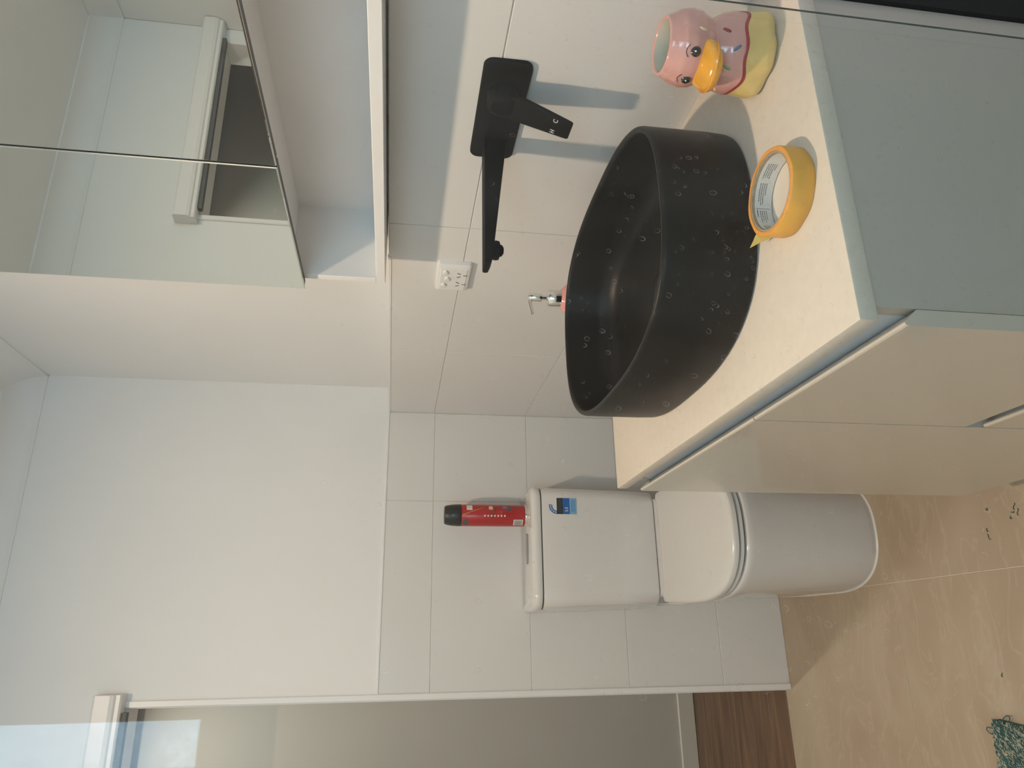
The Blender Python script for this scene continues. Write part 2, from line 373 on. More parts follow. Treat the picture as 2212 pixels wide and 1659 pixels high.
# doorway
dr = struct('door_1', None, None, 'sliding-door opening beside the toilet wall with a white jamb and pelmet')
bm = B(); box(bm, DX1, DX1+.019, YT-.006, YT+.112, 0, DZ, bev=.0025); box(bm, DX1-.004, DX1, YT+.03, YT+.06, 0, DZ, bev=.001); obj('jamb', bm, 'white_trim', dr)
bm = B(); box(bm, DX0-.019, DX0, YT-.006, YT+.112, 0, DZ, bev=.0025); obj('jamb', bm, 'white_trim', dr)
bm = B(); box(bm, DX0, DX1, YT+.004, YT+.112, DZ-.016, DZ+.02, bev=.002); obj('head', bm, 'white_trim', dr)
bm = B(); prism(bm, [(YT+.002, 2.032), (YT-.040, 2.032), (YT-.046, 2.036), (YT-.046, 2.046), (YT-.052, 2.050), (YT-.056, 2.060), (YT-.056, 2.098), (YT-.050, 2.106), (YT+.002, 2.110)], 'x', XL+.002, -.868); obj('pelmet', bm, 'white_trim', dr)
bm = bx(DX0, DX1-.01, YT-.030, YT-.008, 2.018, 2.032); obj('door_track', bm, 'hall_dark', dr)
# hallway beyond
HY = 2.70
hf = struct('floor_hall', bx(-2.45, -.45, 1.881, HY+.1, -.08, -.006), 'hall_dark', 'brown timber floor in the hallway')
k = 0; yy = 1.883
while yy < HY:
    obj('plank', bx(-2.44, -.46, yy+.0006, min(yy+.135, HY)-.0006, -.006, -.001, bev=.0008), 'wood_plank', hf); yy += .135
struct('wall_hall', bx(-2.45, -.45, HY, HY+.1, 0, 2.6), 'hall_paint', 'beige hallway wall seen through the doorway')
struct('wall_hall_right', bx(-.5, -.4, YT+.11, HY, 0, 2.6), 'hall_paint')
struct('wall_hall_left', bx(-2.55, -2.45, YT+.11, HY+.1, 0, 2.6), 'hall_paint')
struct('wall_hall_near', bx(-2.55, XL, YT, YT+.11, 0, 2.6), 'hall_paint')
struct('ceiling_hall', bx(-2.55, -.4, YT+.11, HY+.1, 2.6, 2.65), 'ceiling_paint')
struct('baseboard_hall', bx(-2.45, -.5, HY-.014, HY, 0, .072, bev=.003), 'skirting_white', 'white skirting board in the hallway')
struct('trim_4', bx(-2.45, -.5, HY-.03, HY, 2.245, 2.29, bev=.002), 'hall_dark', 'dark strip across the top of the hallway wall')
hd = struct('door_2', None, None, 'dark framed opening at the left end of the hallway')
obj('door_frame', bx(-2.45, -2.40, 1.99, 2.66, 0, 2.19, bev=.003), 'hall_dark', hd)
obj('door_panel', bx(-2.405, -2.392, 2.05, 2.60, 0, 2.12, bev=.002), 'hall_black', hd)

# ------------------------------------------------------------------ lamps the place has
dl = thing('ceiling_downlight', 'round recessed warm downlight in the bathroom ceiling', 'downlight', (LAMP_POS[0], LAMP_POS[1], ZC))
bm = B(); lathe(bm, [(.062, -.004), (.062, 0), (.045, 0), (.045, -.004)], (LAMP_POS[0], LAMP_POS[1], ZC), 40, False, False); obj('bezel', bm, 'white_trim', dl, 40)
bm = B(); lathe(bm, [(.045, -.0015), (.0449, -.001)], (LAMP_POS[0], LAMP_POS[1], ZC), 32); obj('diffuser', bm, 'lamp_glow', dl)
ld = bpy.data.lights.new('downlight_lamp', 'AREA'); ld.shape = 'DISK'; ld.size = .085; ld.energy = LAMP_W; ld.color = LAMP_COL
lo = bpy.data.objects.new('downlight_lamp', ld); C.objects.link(lo); lo.parent = dl; lo.location = (0, 0, -.006)
hl = thing('hall_light', 'small round ceiling light in the hallway', 'light', (-1.135, 2.31, 2.6))
bm = B(); lathe(bm, [(.06, -.03), (.075, -.02), (.08, 0)], (-1.135, 2.31, 2.6), 32); obj('diffuser', bm, 'lamp_glow', hl, 40)
ld = bpy.data.lights.new('hall_lamp', 'AREA'); ld.shape = 'DISK'; ld.size = .06; ld.spread = math.radians(105); ld.energy = HALL_W; ld.color = (1, .95, .90)
lo = bpy.data.objects.new('hall_lamp', ld); C.objects.link(lo); lo.parent = hl; lo.location = (0, 0, -.035)

# ------------------------------------------------------------------ vanity
H = .8825; D = .478; L = .770
ct = obj('countertop', box(B(), -D, 0, 0, L, H-.0205, H, bev=.0025, seg=2), 'counter_stone', None, 30)
tag(ct, 'cream stone vanity worktop carrying the black basin', 'countertop')
va = thing('vanity_cabinet', 'glossy white bathroom vanity cabinet under the cream worktop', 'cabinet', (-.24, L/2, 0))
ZB = .15; FX0, FX1 = -.481, -.464
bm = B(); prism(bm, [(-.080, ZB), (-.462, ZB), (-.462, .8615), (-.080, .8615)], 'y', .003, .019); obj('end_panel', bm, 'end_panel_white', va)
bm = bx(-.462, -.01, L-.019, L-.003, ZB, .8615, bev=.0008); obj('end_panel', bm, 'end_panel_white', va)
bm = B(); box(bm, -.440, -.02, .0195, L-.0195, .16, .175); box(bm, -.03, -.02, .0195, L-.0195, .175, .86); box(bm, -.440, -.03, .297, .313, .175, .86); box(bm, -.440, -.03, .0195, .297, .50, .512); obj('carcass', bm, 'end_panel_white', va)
bm = bx(-.0795, -.0005, -.003, .012, 0.0, .8615); obj('back_filler', bm, 'black_board', va)
def pull(y0, y1, zt, zb):   # aluminium finger channel behind a drawer top
    bm = B(); prism(bm, [(-.462, zt), (-.440, zt), (-.440, zb-.03), (-.4625, zb-.03), (-.4625, zb-.012), (-.452, zt-.004), (-.462, zt-.003)], 'y', y0, y1); return bm
obj('finger_channel', pull(.0195, L-.0195, .8612, .832), 'channel_alu', va)
obj('finger_channel', pull(.0195, .2965, .522, .495), 'channel_alu', va)
def front(y0, y1, zb, zt, undercut=False):
    p = [(FX0+.0008, zb), (FX1, zb+(.010 if undercut else 0)), (FX1, zt-.0150), (FX0+.0045, zt-.0008), (FX0+.0030, zt), (FX0+.0010, zt-.0008), (FX0, zt-.003), (FX0, zb+.001)]
    return prism(B(), p, 'y', y0, y1)
d1 = obj('drawer', front(.0005, .3035, .523, .8365, True), 'cabinet_gloss', va)
d2 = obj('drawer', front(.0005, .3035, ZB, .496), 'cabinet_gloss', va)
d3 = obj('door', front(.3060, L-.0005, ZB, .8365), 'cabinet_gloss', va)
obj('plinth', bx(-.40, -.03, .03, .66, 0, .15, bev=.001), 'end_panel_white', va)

# ------------------------------------------------------------------ basin
BC = (-.2476, .3952); BA, BB, BN, BH = .2518, .1755, 2.73, .12
ba = thing('wash_basin', 'matte black oval vessel basin on the vanity worktop', 'basin', (BC[0], BC[1], H))
N = 96; lp = []
def ring(ins, z, n=BN): return [(x, y, H+z) for x, y in sell(BC[0], BC[1], BA-ins, BB-ins, n, N)]
lp += [ring(.006, 0), ring(.0022, .002), ring(.001, .006), ring(0, .03), ring(0, BH-.006), ring(.001, BH-.002), ring(.003, BH), ring(.006, BH), ring(.008, BH-.002), ring(.009, BH-.006),
       ring(.011, .065), ring(.015, .048), ring(.022, .036), ring(.032, .029), ring(.048, .025), ring(.09, .022), ring(.14, .020)]
bm = rings(B(), lp, True, True); obj('bowl', bm, 'basin_black', ba, 50)
bm = lathe(B(), [(.036, -.003), (.036, .003), (.034, .0048), (.02, .0065), (.003, .007)], (BC[0]+.0, BC[1]+.01, H+.0215), 40)
dc = obj('drain_cap', bm, 'basin_black', ba, 40)
bm = lathe(B(), [(.036, -.0005), (.040, -.0005), (.040, .0012), (.037, .0015)], (BC[0], BC[1]+.01, H+.0205), 40, False, False); obj('drain_ring', bm, 'tap_black', ba, 40)

# ------------------------------------------------------------------ wall mixer tap
tp = thing('wall_mixer_tap', 'matte black wall-mounted mixer tap above the basin', 'tap', (0, .33, 1.13))
bm = B(); lpz = []
for (x, ins) in ((0, 0), (-.0045, 0), (-.006, .0008), (-.0068, .0025)):
    lpz.append([(x, y, z) for y, z in rrect(.2225+ins, .4315-ins, 1.1325+ins, 1.2015-ins, .0135-ins*.5, 6)])
obj('backplate', rings(bm, lpz), 'tap_black', tp, 40)
hc = Vector((0, .283, 1.1685))
bm = B()
hp = [(.0220, -.0068), (.0220, -.026), (.0212, -.0292), (.0190, -.0315), (.013, -.0328), (.003, -.0332)]
lpz = [[(q, hc.y+r_*math.cos(a), hc.z+r_*math.sin(a)) for a in [2*PI*i/40 for i in range(40)]] for r_, q in hp]
hd_ = obj('handle', rings(bm, lpz), 'tap_black', tp, 40)
# lever blade: leaves the handle and leans out from the wall
Ptip = Vector((-.0585, .2865, 1.0695)); Proot = Vector((-.022, .2840, 1.166))
ax = (Ptip-Proot).normalized(); wd = Vector((0, 1, .12)); wd = (wd-ax*wd.dot(ax)).normalized(); th = ax.cross(wd)
bm = B(); lpz = []
for t, hw, ht in ((0, .0215, .0055), (.03, .0212, .0050), (.07, .0188, .0040), (.100, .0166, .0034), (.1065, .0160, .0032), (.1090, .0142, .0028)):
    c = Proot+ax*t*(Ptip-Proot).length/.109
    lpz.append([c+wd*x+th*y for x, y in rrect(-hw, hw, -ht, ht, .0022, 3)])
subobj('lever', rings(bm, lpz), 'tap_black', hd_, 40)
outn = th if th.x < 0 else -th
xa = -wd if (-wd).cross(-ax).dot(outn) > 0 else wd
for s, off in (('C', -.0105), ('H', .0105)):
    c = Proot+ax*(.083*(Ptip-Proot).length/.109)+outn*.0039+wd*off
    subobj('letter_mark', text_bm(s, .0098, frame(c, xa, xa.cross(outn)*-1), .0001), 'can_white', hd_)
# spout
sy0, sy1 = .382, .418
bm = B(); lpz = []
for x, zt, zb in ((-.0068, 1.1825, 1.1475), (-.03, 1.1825, 1.1500), (-.12, 1.1825, 1.1600), (-.185, 1.1825, 1.1672), (-.215, 1.1825, 1.1700), (-.2235, 1.1825, 1.1735), (-.2250, 1.1818, 1.1745)):
    lpz.append([(x, y, z) for y, z in rrect(sy0, sy1, zb, zt, .0016, 2)])
sp = obj('spout', rings(bm, lpz), 'tap_black', tp, 40)
ac = (-.196, .400, 1.156)
bm = lathe(B(), [(.0135, .016), (.0150, .008), (.0140, .0035), (.0095, .002), (.0085, -.001), (.005, -.0035), (.001, -.004)], ac, 28); subobj('aerator', bm, 'tap_black', sp, 40)

# ------------------------------------------------------------------ power outlet
po = thing('power_outlet', 'white double power outlet on the tiled wall past the tap', 'outlet', (0, .843, 1.16))
yo0, yo1, zo0, zo1 = .786, .904, 1.158, 1.2305
bm = B(); lpz = []
for x, ins in ((0, 0), (-.004, 0), (-.009, .0015), (-.0105, .004)):
    lpz.append([(x, y, z) for y, z in rrect(yo0+ins, yo1-ins, zo0+ins, zo1-ins, .006, 5)])
obj('cover_plate', rings(bm, lpz), 'plastic_white', po, 40)
obj('inner_plate', bx(-.0116, -.010, yo0+.018, yo1-.008, zo0+.0085, zo1-.0085, bev=.0006), 'plastic_white', po)
for y_, z_ in ((.818, 1.212), (.846, 1.2065), (.874, 1.213)):
    bm = B(); lpz = []
    for x, s in ((-.0112, 1.), (-.0135, 1.), (-.0148, .85), (-.0150, .5)):
        lpz.append([(x, y_+.0095*s*math.cos(a), z_+.0055*s*math.sin(a)) for a in [2*PI*i/24 for i in range(24)]])
    obj('switch', rings(bm, lpz), 'plastic_white', po, 40)
for y_ in (.828, .868):
    so = B()
    for dy, dz, rot in ((-.007, .005, .55), (.007, .005, -.55), (0, -.0085, 0)):
        q = B(); box(q, -.0121, -.0112, -.0011, .0011, -.0042, .0042)
        bmesh.ops.transform(q, matrix=Matrix.Translation((0, y_+dy, 1.178+dz)) @ Matrix.Rotation(rot, 4, 'X'), verts=q.verts[:])
        t_ = bpy.data.meshes.new('t'); q.to_mesh(t_); q.free(); so.from_mesh(t_); bpy.data.meshes.remove(t_)
    obj('socket_slots', so, 'slot_dark', po)

# ------------------------------------------------------------------ soap dispenser
sd = thing('soap_dispenser', 'pink soap dispenser with a chrome pump half hidden behind the basin', 'soap dispenser', (-.118, .70, H))
c = (-.118, .70, H)
bm = lathe(B(), [(.034, 0), (.038, .004), (.041, .02), (.041, .062), (.039, .082), (.033, .095), (.025, .105), (.0195, .1105), (.0180, .1125)], c, 40); obj('bottle', bm, 'soap_pink', sd, 50)
bm = lathe(B(), [(.0166, .1120), (.0168, .1130), (.0168, .1362), (.0155, .1378), (.0050, .1382)], c, 32); obj('collar', bm, 'chrome', sd, 40)
bm = lathe(B(), [(.0042, .137), (.0042, .151)], c, 16); obj('pump_stem', bm, 'chrome', sd, 40)
bm = lathe(B(), [(.0072, .1495), (.0080, .150), (.0080, .1745), (.0066, .1762), (.002, .1766)], c, 24); pn = obj('pump_head', bm, 'chrome', sd, 40)
bm = tube(B(), [(c[0]-.004, c[1], H+.1725), (c[0]-.014, c[1]-.001, H+.1725), (c[0]-.026, c[1]-.002, H+.1705), (c[0]-.038, c[1]-.003, H+.1690)], [.0038, .0036, .0034, .0032], 12); subobj('nozzle', bm, 'chrome', pn, 40)

# ------------------------------------------------------------------ duck pot
DC = (-.090, .085, H)
du = thing('duck_pot', 'pink ceramic duck pot with an orange beak beside the black basin', 'pot', DC)
NB = 72
def lump(a, z): return .0032*math.sin(5*a+.6)*max(0, 1-abs(z-.014)/.026)+.0014*math.sin(9*a)*max(0, 1-abs(z-.010)/.02)
def redz(a): return .040+.0035*math.sin(3*a+1.2)+.0018*math.sin(7*a+.5)
def body_r(z):
    P_ = [(0, .0395), (.004, .0445), (.012, .0475), (.024, .0470), (.036, .0455), (.048, .0458), (.058, .0435), (.066, .0395), (.073, .0362), (.078, .0360), (.084, .0385), (.094, .0428), (.104, .0436), (.114, .0418), (.124, .0375), (.131, .0340), (.134, .0330)]
    for (a, ra), (b, rb) in zip(P_[:-1], P_[1:]):
        if z <= b:
            t = (z-a)/(b-a); t = t*t*(3-2*t)*.5+t*.5; return ra+(rb-ra)*t
    return P_[-1][1]
DS = .935
def dpos(a, z, out=0):
    r_ = body_r(z)+lump(a, z)+out; return (DC[0]+r_*math.cos(a), DC[1]+r_*math.sin(a), DC[2]+z*DS)
angs = [2*PI*i/NB for i in range(NB)]
bm = B(); lp = []
for t in [i/9 for i in range(10)]: lp.append([dpos(a, t*redz(a)) for a in angs])
obj('cream_base', rings(bm, lp, True, False), 'yellow_glaze', du, True)
bm = B(); lp = []
for t in [i/34 for i in range(35)]: lp.append([dpos(a, redz(a)+t*(.134-redz(a))) for a in angs])
rim = .134
for (r_, z_) in ((.0318, .1352), (.0300, .1350), (.0288, .133)): lp.append([(DC[0]+r_*math.cos(a), DC[1]+r_*math.sin(a), DC[2]+z_*DS) for a in angs])
bd = obj('body', rings(bm, lp, False, False), 'pink_ceramic', du, True)
bm = B(); lp = [[(DC[0]+r_*math.cos(a), DC[1]+r_*math.sin(a), DC[2]+z_*DS) for a in angs] for r_, z_ in ((.0288, .133), (.0290, .12), (.034, .10), (.034, .09), (.030, .075), (.033, .05), (.030, .02), (.005, .015))]
obj('inside', rings(bm, lp, False, True), 'cup_inside', du, True)
bm = B(); lp = [[dpos(a, redz(a)+dz, o_) for a in angs] for dz, o_ in ((-.0030, -.0004), (-.0020, .0006), (.0014, .0007), (.0024, -.0004))]
obj('red_trim', rings(bm, lp, False, False), 'red_glaze', du, True)
# face looks away from the wall (-x) and a little to the camera
FA = PI+.36
def on_head(a, z, out=0): return Vector(dpos(FA+a, z, out))
def patch(a, z, ra, rz, out=.0006, rot=0, n=20, dome=.0006):
    """small glazed dot or dash following the pot's skin"""
    bm = B(); cx = bm.verts.new(on_head(a, z, out+dome)); R0 = body_r(z); vs_ = []; vo = []
    for i in range(n):
        t = 2*PI*i/n; u = ra*math.cos(t); v = rz*math.sin(t); u, v = u*math.cos(rot)-v*math.sin(rot), u*math.sin(rot)+v*math.cos(rot)
        vs_.append(bm.verts.new(on_head(a+u/R0, z+v, out))); vo.append(bm.verts.new(on_head(a+u*1.05/R0, z+v*1.05, -.0012)))
    for i in range(n):
        j = (i+1) % n; bm.faces.new((cx, vs_[i], vs_[j])); bm.faces.new((vs_[i], vo[i], vo[j], vs_[j]))
    return bm
for a in (-.10, -.10):
    pass
EY = (.36, -.46)
for a in EY:
    e = obj('eye', patch(a, .1045, .0056, .0062, .0010), 'black_glaze', du, True)
    subobj('glint', patch(a+.01, .1055, .0010, .0011, .0019, n=10, dome=.0002), 'white_glaze', e, True)
    bm = B(); pts = []
    for i in range(9):
        t = PI*.25+PI*.5*i/8; pts.append(on_head(a+.0095*math.cos(t)/.043, .1045+.0115*math.sin(t), .0002))
    obj('eyebrow', tube(bm, pts, .00045, 5), 'black_glaze', du)
# beak: broad duck bill
fx = Vector((math.cos(FA), math.sin(FA), 0)); sx = Vector((-math.sin(FA), math.cos(FA), 0)); bc = Vector((DC[0], DC[1], DC[2]+.0765))
bm = B(); lp = []
for t in [i/10 for i in range(11)]:
    f = .030+.036*t; hw = .0315*math.sqrt(max(.0, 1-(t*.985)**2.6))*(1-.12*(1-t)); ht = .0118*math.sqrt(max(.0, 1-(t*.985)**3))
    zc = .006*(1-t)**1.5-.002*t
    lp.append([bc+fx*f+sx*hw*math.copysign(abs(math.cos(q))**.8, math.cos(q))+Vector((0, 0, zc+ht*math.copysign(abs(math.sin(q))**.9, math.sin(q))*(1 if math.sin(q) > 0 else .85))) for q in [2*PI*i/28 for i in range(28)]])
bk = obj('beak', rings(bm, lp), 'beak_orange', du, True)
pts = []
for i in range(17):
    q = -1.35+2.7*i/16; pts.append(bc+fx*(.030+.0355*math.cos(q)**.7)+sx*(.0308*math.sin(q))+Vector((0, 0, .0005)))
subobj('bill_line', tube(B(), pts, .0008, 5), 'tape_edge', bk, True)
for (a, z, m_, rot) in ((.05, .060, 'green_glaze', 1.3), (.55, .0535, 'blue_glaze', -.9), (1.05, .066, 'red_glaze', .9), (.95, .098, 'cream_glaze', 1.3), (-.85, .058, 'cream_glaze', .6)):
    obj('sprinkle', patch(a, z, .0054, .0019, .0004, rot, 14, .0005), m_, du, True)
# cheeks / wings bumps
bm = B(); lp = []
for t in [i/6 for i in range(7)]:
    s_ = math.cos(t*PI/2); lp.append([on_head(.80+.0085*s_*math.cos(q)/.04, .084+.0060*s_*math.sin(q), -.0015+.0042*math.sin(t*PI/2)) for q in [2*PI*i/18 for i in range(18)]])
obj('cheek', rings(bm, lp, False, True), 'pink_ceramic', du, True)

# ------------------------------------------------------------------ tape roll
TC = (-.293, .0715, H); TR, TRI, TW = .0485, .0408, .026
tr = thing('tape_roll', 'roll of yellow-orange masking tape in front of the black basin', 'tape roll', TC)
def tr_r(a): return TR*(1+.010*math.cos(8*a+.4)+.006*math.cos(3*a))
NA = 96; angs = [2*PI*i/NA for i in range(NA)]
def tl(f, z): return [(TC[0]+f(a)*math.cos(a), TC[1]+f(a)*math.sin(a), TC[2]+z) for a in angs]
bm = rings(B(), [tl(lambda a: tr_r(a)-.0006, .0003), tl(tr_r, .0010), tl(tr_r, TW-.001), tl(lambda a: tr_r(a)-.0006, TW-.0003)], False, False); obj('tape', bm, 'tape_orange', tr, 50)
bm = B(); rings(bm, [tl(lambda a: tr_r(a)-.0006, TW-.0003), tl(lambda a: tr_r(a)-.0015, TW), tl(lambda a: TRI+.0026, TW), tl(lambda a: TRI+.0024, TW-.0005)], False, False)
rings(bm, [tl(lambda a: tr_r(a)-.0006, .0003), tl(lambda a: TRI+.0024, .0003)], False, False); obj('tape_edge', bm, 'tape_edge', tr, 50)
bm = rings(B(), [tl(lambda a: TRI, .0006), tl(lambda a: TRI+.0024, .0002), tl(lambda a: TRI+.0024, TW-.0008), tl(lambda a: TRI, TW-.0008), tl(lambda a: TRI, .0006)], False, False)
co = obj('cardboard_core', bm, 'cardboard', tr, 50)
bm = rings(B(), [tl(lambda a: TRI-.0003, .0009), tl(lambda a: TRI-.0003, TW-.0035-.0008)], False, False); subobj('paper_liner', bm, 'paper_white', co, True)
def wrap(bm):     # flat lettering (x along the wall of the core, y up) onto the inner face of the core
    for v in bm.verts:
        a = v.co.x/TRI; rr = TRI-.00045-v.co.z*.2; v.co = Vector((TC[0]+rr*math.cos(a), TC[1]+rr*math.sin(a), TC[2]+v.co.y))
    return bm
def smallprint(a0, a1, rows, z0, dz, seed):
    rnd = random.Random(seed); bm = B()
    for k in range(rows):
        x = a0*TRI; end = (a1-rnd.random()*.12*(1 if k < rows-1 else 3))*TRI; z = z0-k*dz
        while x < end:
            wv = .0009+.0016*rnd.random(); x1 = min(x+wv, end)
            box(bm, x, x1, z, z+.00085, 0, .0001); x = x1+.0006
    # reading direction runs clockwise seen from above, so mirror across the wrap later
    return wrap(bm)
for (a0, a1, rows, z0, sd_) in ((.10, .62, 5, .0165, 1), (.72, 1.36, 4, .0165, 2), (1.50, 1.98, 4, .0150, 3), (2.10, 2.5, 4, .0165, 4)):
    subobj('small_print', smallprint(a0, a1, rows, z0, .0024, sd_), 'print_dark', co)
bm = B(); box(bm, 1.43*TRI, 1.44*TRI, .003, .021, 0, .0001); subobj('print_rule', wrap(bm), 'print_dark', co)
M_ = Matrix.Translation((1.60*TRI, .0190, 0)) @ Matrix.Scale(-1, 4, (1, 0, 0))
subobj('print_heading', wrap(text_bm('Caution', .0034, M_, .00005, .00005)), 'print_dark', co)
# torn free end standing off the roll on the basin side
bm = B(); a = 2.22; e0 = Vector((TC[0]+TR*math.cos(a), TC[1]+TR*math.sin(a), TC[2])); dirn = Vector((-.25, 1, 0)).normalized()
va_ = [e0+Vector((0, 0, .002)), e0+dirn*.005+Vector((0, 0, .005)), e0+dirn*.012+Vector((0, 0, .014)), e0+dirn*.024+Vector((.001, 0, .0225)), e0+dirn*.012+Vector((.001, 0, .0235)), e0+dirn*.005+Vector((.001, 0, .0245)), e0+Vector((0, 0, .0250))]
nrm = Vector((.9, .45, 0)).normalized()*.00012
f0 = [bm.verts.new(p) for p in va_]; f1 = [bm.verts.new(p+nrm) for p in va_]; bm.faces.new(f0); bm.faces.new(f1[::-1])
for i in range(len(f0)): j = (i+1) % len(f0); bm.faces.new((f0[i], f1[i], f1[j], f0[j]))
obj('loose_end', bm, 'tape_flap', tr)

# ------------------------------------------------------------------ mirror cabinet
MX = -.0945; CX = -.074; MY1 = .767; MYM = .3785; MY0 = -.010; MZ0 = 1.488; MZ1 = 2.15
mc = thing('mirror_cabinet', 'white wall cabinet with two mirror doors and an open shelf below', 'cabinet', (.0, .38, ZL))
bm = B(); y0, y1 = MY0+.006, MY1-.006
sh = bx(CX, XU, y0, y1, 1.3345, 1.352, bev=.001); obj('shelf', sh, 'white_trim', mc)
obj('side_panel', bx(CX, XU, y1-.0165, y1, 1.3522, MZ1-.005, bev=.0008), 'white_trim', mc)
obj('side_panel', bx(CX, XU, y0, y0+.0165, 1.3522, MZ1-.005, bev=.0008), 'white_trim', mc)
obj('cabinet_floor', bx(CX, .080, y0+.0165, y1-.0165, 1.512, 1.528), 'white_trim', mc)
obj('back_panel', bx(.080, XU, y0+.0165, y1-.0165, 1.352, MZ1-.005), 'white_trim', mc)
obj('cabinet_top', bx(CX, .080, y0+.0165, y1-.0165, MZ1-.02, MZ1-.005), 'white_trim', mc)
for a, b in ((MY0, MYM-.0022), (MYM+.0022, MY1)):
    dm = obj('mirror_door', bx(MX+.004, CX-.0008, a+.001, b-.001, MZ0+.001, MZ1, bev=.0006), 'gap_dark', mc)
    lpz = [[(x, y, z) for y, z in ((a+i_, MZ0+i_), (b-i_, MZ0+i_), (b-i_, MZ1-i_), (a+i_, MZ1-i_))] for x, i_ in ((MX+.0038, 0), (MX+.001, 0), (MX, .0016))]
    subobj('mirror_pane', rings(B(), lpz), 'mirror_glass', dm)
    bm = B(); box(bm, MX+.0012, MX+.0038, b-.0002, b+.0008, MZ0, MZ1); subobj('polished_edge', bm, 'chrome', dm)

# ------------------------------------------------------------------ toilet
TX = -.471
to = thing('toilet', 'white close-coupled toilet between the vanity and the doorway', 'toilet', (TX, 1.55, 0))
def plan(hw, yf, yb, r, k=8): return rrect(TX-hw, TX+hw, yf, yb, r, k, (1, 1, 0, 0))
lp = [[(x, y, z) for x, y in plan(hw, yf, YT-.004, .045)] for z, hw, yf in ((.4845, .170, 1.670), (.487, .1755, 1.664), (.494, .1775, 1.661), (.6, .181, 1.658), (.75, .1845, 1.656), (.846, .186, 1.655), (.8495, .1850, 1.656))]
obj('cistern', rings(B(), lp), 'ceramic', to, 40)
lp = [[(x, y, z) for x, y in plan(hw, yf, YT-.004, .045)] for z, hw, yf in ((.8485, .1835, 1.657), (.8545, .1835, 1.657))]
obj('cistern_gap', rings(B(), lp), 'gap_dark', to)
lp = [[(x, y, z) for x, y in plan(hw, yf, YT-.004, r)] for z, hw, yf, r in ((.8540, .1870, 1.6535, .045), (.857, .1885, 1.652, .045), (.868, .1885, 1.652, .045), (.875, .1865, 1.654, .044), (.880, .1810, 1.660, .040), (.8825, .172, 1.669, .034))]
cl_ = obj('cistern_lid', rings(B(), lp), 'ceramic', to, 60)
bm = rings(B(), [[(x, y, z) for x, y in rrect(TX-.047, TX+.047, 1.722, 1.752, .0145, 6)] for z in (.8815, .885)]); subobj('flush_button', bm, 'grey_button', cl_, 40)
def tz(y): return max(0, y-1.235)*.098 if y < 1.66 else .0417
def ush(hw, yf, yb, n=2.5, N_=48):      # U-shape: elliptical front, straight to the back
    yc = yf+.215; pts = []
    for i in range(N_+1):
        t = PI+PI*i/N_; c_, s_ = math.cos(t), math.sin(t)
        pts.append((TX+hw*math.copysign(abs(c_)**(2/n), c_), yc+(yc-yf)*math.copysign(abs(s_)**(2/n), s_)))
    return pts+[(TX+hw*.985, (yc+yb)/2), (TX+hw*.93, yb), (TX-hw*.93, yb), (TX-hw*.985, (yc+yb)/2)]
# pan
lp = [[(x, y, z+tz(y)*min(1, z/.395)) for x, y in ush(hw, yf, YT-.004)] for z, hw, yf in ((0, .150, 1.278), (.003, .1535, 1.273), (.02, .1545, 1.270), (.12, .158, 1.262), (.25, .166, 1.250), (.34, .174, 1.240), (.375, .1785, 1.235), (.388, .1790, 1.2345), (.394, .1770, 1.237), (.396, .172, 1.242))]
obj('pan', rings(B(), lp), 'ceramic', to, 50)
lp = [[(x, y, z+tz(y)*min(1, z/.395)) for x, y in ush(hw, yf, 1.655)] for z, hw, yf in ((.395, .172, 1.243), (.4045, .172, 1.243))]; obj('pan_gap', rings(B(), lp), 'gap_dark', to)
lp = [[(x, y, z+tz(y)*min(1, z/.395)) for x, y in ush(hw, yf, 1.655)] for z, hw, yf in ((.4020, .1755, 1.2375), (.4035, .1780, 1.2345), (.4110, .1780, 1.2345), (.4125, .1755, 1.2375))]; obj('seat', rings(B(), lp), 'seat_plastic', to, 50)
lp = [[(x, y, z+tz(y)*min(1, z/.395)) for x, y in ush(hw, yf, 1.655)] for z, hw, yf in ((.412, .173, 1.241), (.4195, .173, 1.241))]; obj('seat_gap', rings(B(), lp), 'gap_dark', to)
lp = [[(x, y, z+tz(y)*min(1, z/.395)) for x, y in ush(hw, yf, 1.655)] for z, hw, yf in ((.4175, .1770, 1.2350), (.419, .1800, 1.2320), (.430, .1805, 1.2315), (.4345, .1785, 1.2340), (.4375, .1730, 1.2400), (.4392, .160, 1.254))]; obj('seat_lid', rings(B(), lp), 'seat_plastic', to, 60)
lp = [[(x, y, z) for x, y in ush(hw, yf, YT-.004)] for z, hw, yf in ((0, .1565, 1.2685), (.0020, .1555, 1.2700), (.0036, .1535, 1.2725), (.0037, .150, 1.277))]; obj('sealant_bead', rings(B(), lp), 'seat_plastic', to, 60)
lp = [[(x, y, z) for x, y in rrect(TX-.150, TX+.150, 1.640, 1.80, .03, 5)] for z in (.39, .484)]; obj('cistern_base', rings(B(), lp), 'ceramic', to, 40)
